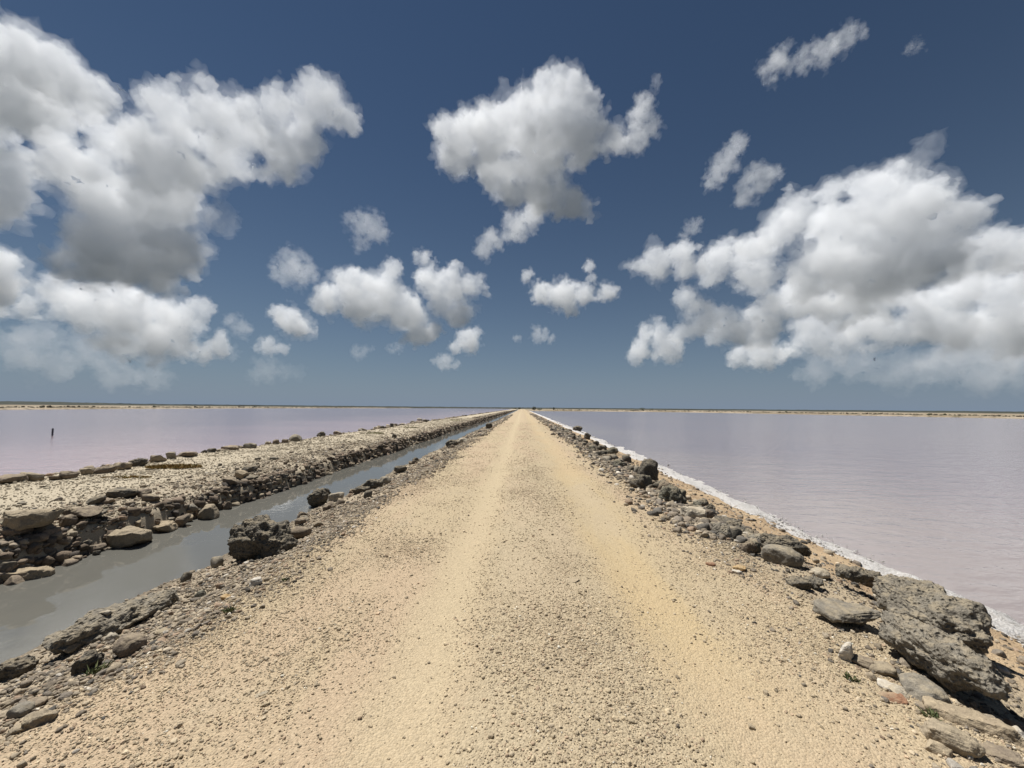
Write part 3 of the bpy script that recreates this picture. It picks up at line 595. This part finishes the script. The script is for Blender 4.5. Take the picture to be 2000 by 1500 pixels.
for x, y, r_0, h, c, lab in ((-2.27, 3.05, .035, .05, 60, 'small green weed tuft on the left road edge'), (-2.19, 3.6, .03, .05, 40, 'small dry weed tuft farther up the left road edge'), (1.99, 2.47, .035, .035, 45, 'small green weed beside the white stone, right foreground'), (2.17, 2.19, .03, .05, 40, 'tiny weed beside the rounded corner rock'), (-2.66, 2.45, .05, .06, 70, 'weed tuft at the foot of the dark porous clump')):
    V, Fc = leaves(c, r_0, r_0, h, .004, int(x*77), 1.5); o = link('weed', mesh('weed', V, Fc, False), WEEDM); o.location = (x, y, float(hgt(x, y))); tag(o, lab, 'weed')
# far shrubs where the road vanishes
SHRUB = leaf_mat('shrub_leaf', (.03, .04, .02), (.07, .08, .04)); BARK = NT('bark').fin((.06, .05, .04), .9)
def shrub(x, y, z, w_, h, seed, lab):
    rg = random.Random(seed); root = bpy.data.objects.new('shrub', None); COL.objects.link(root); root.location = (x, y, z)
    V, Fc = [], []
    for _ in range(420):
        d = Vector((rg.gauss(0, 1), rg.gauss(0, 1), rg.gauss(0, 1))).normalized()*rg.random()**.4
        p = Vector((d.x*w_/2, d.y*w_/2, h*.55+d.z*h*.45+rg.gauss(0, .05)*h)); s = rg.uniform(.05, .12)*h
        u = Vector((rg.gauss(0, 1), rg.gauss(0, 1), rg.gauss(0, 1))).normalized(); v = u.orthogonal().normalized(); b = len(V)
        V += [p-u*s, p+v*s*.6, p+u*s, p-v*s*.6]; Fc.append((b, b+1, b+2, b+3))
    link('crown', mesh('crown', [q[:] for q in V], Fc, False), SHRUB, root)
    V, Fc = [], []
    for k in range(5):
        a = k*1.256; b = len(V)
        for t in (0, 1):
            for j in range(3):
                r0 = .05*h*(1-.6*t); V.append((math.cos(a)*w_*.28*t+r0*math.cos(j*2.09), math.sin(a)*w_*.28*t+r0*math.sin(j*2.09), t*h*.6-.05))
        Fc += [(b+j, b+(j+1) % 3, b+3+(j+1) % 3, b+3+j) for j in range(3)]
    link('trunk', mesh('trunk', V, Fc, False), BARK, root)
    tag(root, lab, 'shrub')
for i, (x, y, z, w_, h, lab) in enumerate(((9.2, 300, -.2, 3.4, 3.0, 'dark dense shrub just right of the vanishing road'), (13.5, 300, -.2, 4.2, 1.7, 'low wide shrub right of the dense one at the road end'), (24.5, 300, -.1, 1.1, 2.4, 'thin upright shrub at the near end of the right far shore'), (-3.2, 460, -.2, 4, 2.6, 'grey green shrub left of the vanishing road'), (-8.5, 470, -.2, 5, 2.2, 'low shrub farthest left at the road end'), (145, 470, .1, 8, 3.2, 'dark bush clump standing on the horizon beyond the right pond'), (160, 480, .1, 6, 2.4, 'smaller bush beside the dark clump beyond the right pond'))):
    shrub(x, y, z, w_, h, 900+i, lab)

# ---------------------------------------------------------------- gauge post standing in the left pond
post = bpy.data.objects.new('gauge_post', None); COL.objects.link(post); post.location = (-32.4, 25.85, -.62)
tag(post, 'short dark ringed gauge post standing in the left pond', 'post')
PM = NT('tarred_wood').fin((.02, .02, .026), .7); PM2 = NT('grey_band').fin((.09, .09, .11), .7)
def lathe(prof, seg=14):
    V, Fc = [], []
    for r0, z in prof:
        for j in range(seg): a = j*2*math.pi/seg; V.append((r0*math.cos(a), r0*math.sin(a), z))
    for i in range(len(prof)-1):
        for j in range(seg): Fc.append((i*seg+j, i*seg+(j+1) % seg, (i+1)*seg+(j+1) % seg, (i+1)*seg+j))
    Fc.append(tuple(range((len(prof)-1)*seg, len(prof)*seg))); return V, Fc
V, Fc = lathe([(.035, -.3), (.035, .50), (.028, .53)]); link('shaft', mesh('shaft', V, Fc, False), PM2, post)
for z in (.10, .22, .34, .46):
    V, Fc = lathe([(.036, z-.035), (.056, z-.03), (.056, z+.03), (.036, z+.035)]); link('ring', mesh('ring', V, Fc, False), PM, post)

# ---------------------------------------------------------------- clouds: closed bodies of bright scattering vapour
def cloud_mat(dens):
    m_ = bpy.data.materials.new('cloud_vapour'); m_.use_nodes = True; n = m_.node_tree; n.nodes.clear()
    o = n.nodes.new('ShaderNodeOutputMaterial'); v = n.nodes.new('ShaderNodeVolumeScatter'); v.inputs['Color'].default_value = (1, 1, 1, 1)
    v.inputs['Density'].default_value = dens; v.inputs['Anisotropy'].default_value = 0.0
    n.links.new(v.outputs[0], o.inputs['Volume']); return m_
def cloud_mesh(name, blobs, seed, size, vox, thr, sub, A):
    rg = random.Random(seed)
    ng = bpy.data.node_groups.new('cloud_builder', 'GeometryNodeTree'); ng.interface.new_socket('Geometry', in_out='OUTPUT', socket_type='NodeSocketGeometry')
    N = ng.nodes; L = ng.links
    def nd(t, **k):
        x = N.new(t)
        for a, b in k.items(): setattr(x, a, b)
        return x
    def mt(op, a, b=None, c=None):
        x = nd('ShaderNodeMath', operation=op)
        for i, v in enumerate((a, b, c)):
            if v is None: continue
            if isinstance(v, (int, float)): x.inputs[i].default_value = v
            else: L.new(v, x.inputs[i])
        return x.outputs[0]
    def vm(op, a, b):
        x = nd('ShaderNodeVectorMath', operation=op)
        for i, v in enumerate((a, b)):
            if isinstance(v, (tuple, list)): x.inputs[i].default_value = v
            else: L.new(v, x.inputs[i])
        return x
    def scl(v, s_):
        x = nd('ShaderNodeVectorMath', operation='SCALE'); L.new(v, x.inputs[0])
        if isinstance(s_, (int, float)): x.inputs['Scale'].default_value = s_
        else: L.new(s_, x.inputs['Scale'])
        return x.outputs[0]
    def noise(vec, scale, detail, rough):
        x = nd('ShaderNodeTexNoise'); x.inputs['Scale'].default_value = scale; x.inputs['Detail'].default_value = detail; x.inputs['Roughness'].default_value = rough
        L.new(vec, x.inputs['Vector']); return x
    def voro(vec, scale, detail):
        v = nd('ShaderNodeTexVoronoi', feature='F1'); v.inputs['Scale'].default_value = scale; v.inputs['Detail'].default_value = detail; v.inputs['Roughness'].default_value = .5; v.inputs['Lacunarity'].default_value = 2.3
        L.new(vec, v.inputs['Vector']); return v.outputs['Distance']
    half = (.5, .5, .5)
    pos = nd('GeometryNodeInputPosition').outputs[0]
    off = vm('ADD', pos, (rg.uniform(-9e3, 9e3),)*3).outputs[0]
    p = vm('ADD', pos, scl(vm('SUBTRACT', noise(off, 1/(size*.9), 1, .5).outputs['Color'], half).outputs[0], size*.8)).outputs[0]
    F = None
    for (x, y, z, r) in blobs:
        q = mt('DIVIDE', vm('DISTANCE', p, (x, y, z)).outputs['Value'], float(r)); q = mt('SUBTRACT', 1.6, mt('MULTIPLY', q, q))
        F = q if F is None else mt('SMOOTH_MAX', F, q, .35)
    F = mt('MAXIMUM', F, -1.2)
    a = mt('MULTIPLY', mt('SUBTRACT', .45, voro(off, 1/(size*.6), 0)), A[0])
    b = mt('MULTIPLY', mt('SUBTRACT', noise(off, 1/(size*.7), 2, .6).outputs[0], .5), A[1])
    dn = mt('SUBTRACT', mt('ADD', F, mt('ADD', a, b)), thr)
    mn = [min(q[i]-q[3]*1.5 for q in blobs) for i in range(3)]; mx_ = [max(q[i]+q[3]*1.5 for q in blobs) for i in range(3)]
    vc = nd('GeometryNodeVolumeCube'); L.new(dn, vc.inputs['Density']); vc.inputs['Background'].default_value = -1
    vc.inputs['Min'].default_value = mn; vc.inputs['Max'].default_value = mx_
    for i, a_ in enumerate('XYZ'): vc.inputs['Resolution '+a_].default_value = max(8, int((mx_[i]-mn[i])/vox))
    v2 = nd('GeometryNodeVolumeToMesh'); v2.inputs['Threshold'].default_value = 0.; L.new(vc.outputs[0], v2.inputs['Volume']); g = v2.outputs[0]
    mi = nd('GeometryNodeInputMeshIsland'); ac = nd('GeometryNodeAccumulateField', data_type='FLOAT', domain='POINT'); ac.inputs['Value'].default_value = 1.
    L.new(mi.outputs['Island Index'], ac.inputs['Group ID'])
    cp = nd('FunctionNodeCompare', data_type='FLOAT', operation='LESS_THAN'); L.new(ac.outputs['Total'], cp.inputs[0]); cp.inputs[1].default_value = A[5]
    dl = nd('GeometryNodeDeleteGeometry', domain='POINT'); L.new(g, dl.inputs[0]); L.new(cp.outputs[0], dl.inputs[1]); g = dl.outputs[0]
    sb = nd('GeometryNodeSubdivisionSurface'); sb.inputs['Level'].default_value = sub; L.new(g, sb.inputs[0]); g = sb.outputs[0]
    nrm = nd('GeometryNodeInputNormal').outputs[0]
    wv = vm('ADD', off, scl(vm('SUBTRACT', noise(off, 3/size, 2, .6).outputs['Color'], half).outputs[0], size*.25)).outputs[0]
    amt = mt('ADD', mt('MULTIPLY', mt('ADD', mt('SUBTRACT', .6, voro(wv, 1/(size*.36), 1)), mt('MULTIPLY', mt('SUBTRACT', .55, voro(wv, 1/(size*.17), 0)), .5)), size*A[2]), mt('MULTIPLY', mt('SUBTRACT', noise(off, 2.4/size, 6, .7).outputs[0], .5), size*A[3]))
    amt = mt('MAXIMUM', mt('ADD', amt, size*.08), -size*.05)
    of = vm('ADD', scl(nrm, amt), scl(vm('SUBTRACT', noise(off, 5/size, 4, .6).outputs['Color'], half).outputs[0], size*A[4])).outputs[0]
    sp = nd('GeometryNodeSetPosition'); L.new(g, sp.inputs['Geometry']); L.new(of, sp.inputs['Offset'])
    go = nd('NodeGroupOutput'); L.new(sp.outputs[0], go.inputs[0])
    o = bpy.data.objects.new('t', bpy.data.meshes.new('t')); COL.objects.link(o); o.modifiers.new('g', 'NODES').node_group = ng
    me = bpy.data.meshes.new_from_object(o.evaluated_get(bpy.context.evaluated_depsgraph_get()))
    bpy.data.objects.remove(o); bpy.data.node_groups.remove(ng); me.materials.clear(); me.name = name
    return me
CLOUDS = [
('a',[(-3306,2251,2212,214),(-3016,2205,2112,221),(-2934,2320,2059,196),(-3277,2335,1970,245),(-2716,2260,1901,123),(-3694,2330,2168,337),(-3856,2318,1875,306)]),
('b',[(-1923,1937,1566,167),(-1580,1833,1507,157),(-1444,1906,1479,152),(-1276,1941,1546,157),(-1113,1940,1660,147),(-960,1908,1545,106),(-892,1909,1466,63),(-2137,1936,1394,167),(-2287,1857,1229,187),(-1791,1822,1216,228),(-1614,1921,1336,167),(-1313,1927,1337,147),(-1114,1866,1362,114),(-2298,2010,1122,223),(-1936,1984,1091,202),(-1560,1864,956,106),(-2106,1944,845,248),(-1791,1880,790,172),(-2348,1977,747,167),(-1940,1916,669,147),(-1722,1940,774,96),(-1220,1878,1166,66)]),
('c',[(-3629,2498,1621,193),(-3648,2401,1363,250),(-3434,2444,1512,120),(-4160,2574,1654,266)]),
('d',[(-3745,2577,881,215),(-3959,2563,968,242),(-3680,2644,809,104)]),
('e',[(-3675,3218,826,247),(-3371,3284,783,281),(-2933,3167,725,205),(-3063,3222,544,205),(-2806,3229,853,111),(-2584,3205,490,128),(-3526,3310,617,247),(-2822,3262,489,128),(-3836,3160,832,205),(-2452,3196,476,51),(-3135,3164,437,128),(-4134,3277,1026,170),(-3608,3274,979,170),(-4290,3192,840,128)]),
('f',[(-4779,3391,892,109),(-5025,3443,881,127)]),
('g',[(-6724,5139,953,291),(-6301,5225,847,263),(-6952,5106,696,277),(-5882,5198,642,277),(-6445,5121,557,319),(-7273,5163,919,208)]),
('h',[(-296,1478,1073,92),(-221,1526,1173,88),(-130,1466,1073,136),(-8,1489,1186,116),(119,1530,1284,116),(178,1526,1325,92),(240,1493,1240,68),(77,1521,1089,168),(216,1470,1072,116),(317,1471,1072,76),(382,1487,1062,52),(-93,1550,978,112),(77,1514,889,112),(181,1482,811,84),(263,1513,806,48),(-47,1485,841,64),(-279,1480,999,84),(255,1518,1350,40),(127,1506,1352,44)]),
('i',[(459,1470,1176,55),(493,1466,1113,47),(433,1453,1054,55),(517,1471,1304,24),(491,1493,1248,35)]),
('j',[(41,1724,878,68),(-41,1700,818,63),(-132,1686,764,59),(-177,1680,703,45)]),
('k',[(-1431,2738,782,134),(-1272,2798,897,172),(-1078,2804,821,209),(-991,2815,1032,112),(-901,2865,720,172),(-771,2857,600,134),(-1188,2752,721,149),(-646,2824,586,75),(-838,2799,530,75)]),
('l',[(-733,2955,988,139),(-559,2898,929,147),(-405,2934,932,100),(-486,2836,721,139),(-620,2862,799,124),(-340,2883,972,62),(-279,2876,882,54),(-519,2878,1083,70)]),
('n',[(-940,2246,1100,94),(-854,2191,1026,64),(-1008,2187,1103,53),(-966,2205,971,53),(-1064,2207,1129,23)]),
('o',[(-2372,3840,866,172),(-2220,3814,787,121),(-2418,3742,911,121),(-2669,3797,977,66),(-2108,3778,748,51)]),
('s',[(285,2697,809,129),(141,2722,828,101),(435,2724,818,93),(596,2712,825,79),(30,2678,933,58),(473,2692,1019,58),(490,2707,935,43),(337,2680,694,61),(665,2696,828,43)]),
('t',[(197,4310,821,103),(318,4308,781,63),(139,4325,912,52),(-63,4287,787,57)]),
('u',[(2797,2634,1839,90),(2732,2667,1740,138),(2452,2548,1514,159),(2259,2522,1430,180),(2134,2572,1466,159),(2695,2598,1399,201),(2409,2519,1219,305),(2308,2710,1275,270),(2751,2566,1205,228),(2910,2554,1304,111),(2073,2677,1334,166),(1932,2674,1400,159),(1781,2667,1257,159),(1916,2491,917,228),(2305,2564,944,263),(2598,2526,964,228),(3063,2645,1062,194),(3230,2587,1080,159),(3393,2492,1000,242),(1594,2596,1134,145)]),
('v',[(1772,2955,1189,162),(1540,2957,1191,154),(1225,2864,1134,147),(1022,2886,1104,154),(871,2899,1081,100),(983,2877,1279,70),(1445,2929,1059,139),(1818,2974,1035,178),(1253,2943,844,108),(1320,2845,681,154),(1500,2835,603,170),(1890,2981,715,178),(2136,2992,859,216),(2353,2879,788,201),(2563,2867,766,162),(1737,2864,541,139),(1187,2889,575,116)]),
('w',[(3728,3642,1046,201),(3890,3492,1073,230),(4313,3545,1137,249),(4460,3493,981,249),(3967,3661,809,268),(3512,3533,756,201),(4313,3683,766,278),(4535,3605,680,240),(3295,3596,697,192),(4814,3567,861,383),(3432,3572,1122,173),(3137,3570,763,173)]),
('y',[(1209,2126,1511,56),(1123,2121,1372,73),(1050,2094,1257,50),(1285,2066,1262,84),(1236,2099,1195,67),(1391,2100,1318,39),(1146,2093,1428,50)]),
('z',[(1014,2278,1091,49),(973,2283,1046,37),(1065,2301,1144,31)]),
('aa',[(1003,1491,1391,52),(1107,1500,1408,52),(1217,1510,1460,52),(1301,1509,1513,48),(1360,1506,1524,28),(980,1497,1320,26),(1051,1507,1438,40)]),
('g2',[(5034,6634,711,312),(5716,6634,785,346),(6132,6370,674,364),(6944,6521,779,381),(7404,6356,697,381),(7989,6373,801,415),(4265,6507,624,225)]),
('g3',[(5727,5127,762,266),(5850,4851,786,306),(6591,5141,902,333),(5259,5053,716,200)]),
('g4',[(-6313,6393,547,294),(-5743,6557,638,225),(-4479,6578,629,260),(-3977,6504,572,190),(-7132,6568,521,294),(-5115,6578,571,190)]),
('m1',[(-723,2677,1071,72),(-654,2700,1035,43)]),
('m2',[(-1672,2710,1002,144),(-1772,2718,986,79),(-1532,2668,949,65)]),
('p1',[(-3362,4445,926,129),(-3467,4412,1029,82)]),
('p2',[(-3002,4434,705,129),(-2823,4417,666,82),(-3111,4372,670,59)]),
('q1',[(-610,4270,753,157),(-733,4158,648,89),(-519,4230,832,78)]),
('q2',[(-1359,4172,658,67),(-1450,4189,638,56)]),
('r1',[(-1076,5243,624,138),(-909,5181,582,83),(-1210,5205,625,69)]),
('r2',[(-2270,5221,757,111),(-2095,5227,808,55)]),
('x1',[(1510,4379,840,199),(1677,4445,704,199),(1357,4454,644,164),(1120,4395,841,82),(823,4434,638,141)]),
('x2',[(2728,4412,645,211),(2472,4467,622,152),(3002,4437,650,129)]),
('x3',[(3291,4318,835,293),(3566,4319,750,234),(3057,4304,802,199)]),
('ab1',[(1669,1603,1555,30)]),
]
CL = dict(a='bright cumulus cut by the left frame edge, highest on the left', b='huge towering cumulus in the upper left with a grey belly', c='white cumulus at the left frame edge below the highest one', d='grey cloud at the left frame edge beside the grey belly', e='long grey cloud under the huge upper left cumulus',
 f='small pale cloud low at the left frame edge', g='faint low cloud bank above the left horizon', h='large bright cumulus high above the road', i='small ragged cloud just right of the large central cumulus', j='trailing tail of cloud under the large central cumulus', k='broad flat cloud left of the road, larger of two neighbours',
 l='puffy cloud just right of the broad flat one', m1='small puff above the broad flat cloud', m2='faint grey cloud left of the broad flat cloud', n='wispy torn cloud between the left and central cumulus', o='small round cloud low left of the broad flat cloud', p1='faint small cloud low beside the long grey one', p2='tiny flat cloud low under the small round one',
 q1='small puff low just left of the road', q2='tiny faint puff under the broad flat cloud', r1='lowest small flat cloud left of the road', r2='faint sliver of cloud low on the left', s='small cloud just right above the road', t='tiny cloud low above the vanishing road', u='huge cumulus on the right with a peaked top', v='ragged lower flank of cloud left of the huge right cumulus',
 g2='faint low cloud layer above the right horizon', g3='faint grey cloud layer at the lower right frame edge', g4='faint broken cloud streaks low left of the road', w='grey cloud bank at the right frame edge under the huge cumulus', x1='puffy low clouds right of the road', x2='low flat puff under the huge right cumulus', x3='low grey cloud mass under the huge right cumulus', y='pair of torn wisps left of the right peak', z='tiny wisp between centre and right cumulus', aa='slanting wisp of cloud at the upper right', ab1='tiny faint wisp at the far upper right')
WISP = ('g2', 'g3', 'g4', 'n', 'y', 'z', 'aa', 'ab1', 'i', 'j', 'm1', 'm2', 't', 'r2', 'q2', 'p1')
DEN = dict(a=.65, b=.5, h=.68, u=.54, v=.65, w=.6, e=.6, k=.8, l=.8, c=.7, x3=.38, g2=.2, g3=.22, g4=.18, g=.13, m2=.35, p1=.4, r2=.3, q2=.4, r1=.5, ab1=.3, aa=.5, y=.55, z=.5, n=.35, t=.6, x1=.7, x2=.8, p2=.6, f=.6, d=.8, i=.7, j=.7)
for k, bl in CLOUDS:
    dist = sum(q[1] for q in bl)/len(bl); size = sorted(q[3] for q in bl)[len(bl)//2]
    D = .0135*1500/dist*DEN.get(k, 1.)
    wsp = k in WISP; fr = 2.2 if k in ('y', 'aa', 'n', 'z', 'ab1') else 1.75 if wsp else 1.
    big = k in ('b', 'h', 'u')
    vx = size/3.5
    core = cloud_mesh('cloud', bl, k, size, vx, .92, 2, (1.5, 3.6*fr, .36, .62*fr, .13*fr, 160 if k[0] == 'g' else 60 if wsp else 150))
    core.materials.append(cloud_mat(D*(.7 if wsp else 1.35)))
    o = link('cloud', core); tag(o, CL[k], 'cloud', 'cumulus clouds')
    veil = cloud_mesh('veil', bl, k, size, vx*1.1, .6, 1, (1.5, 3.9*fr, .3, 1.15*fr, .38*fr, 260 if k[0] == 'g' else 70 if wsp else 170))
    veil.materials.append(cloud_mat(D*(.42 if wsp else .34))); link('veil', veil, None, o)
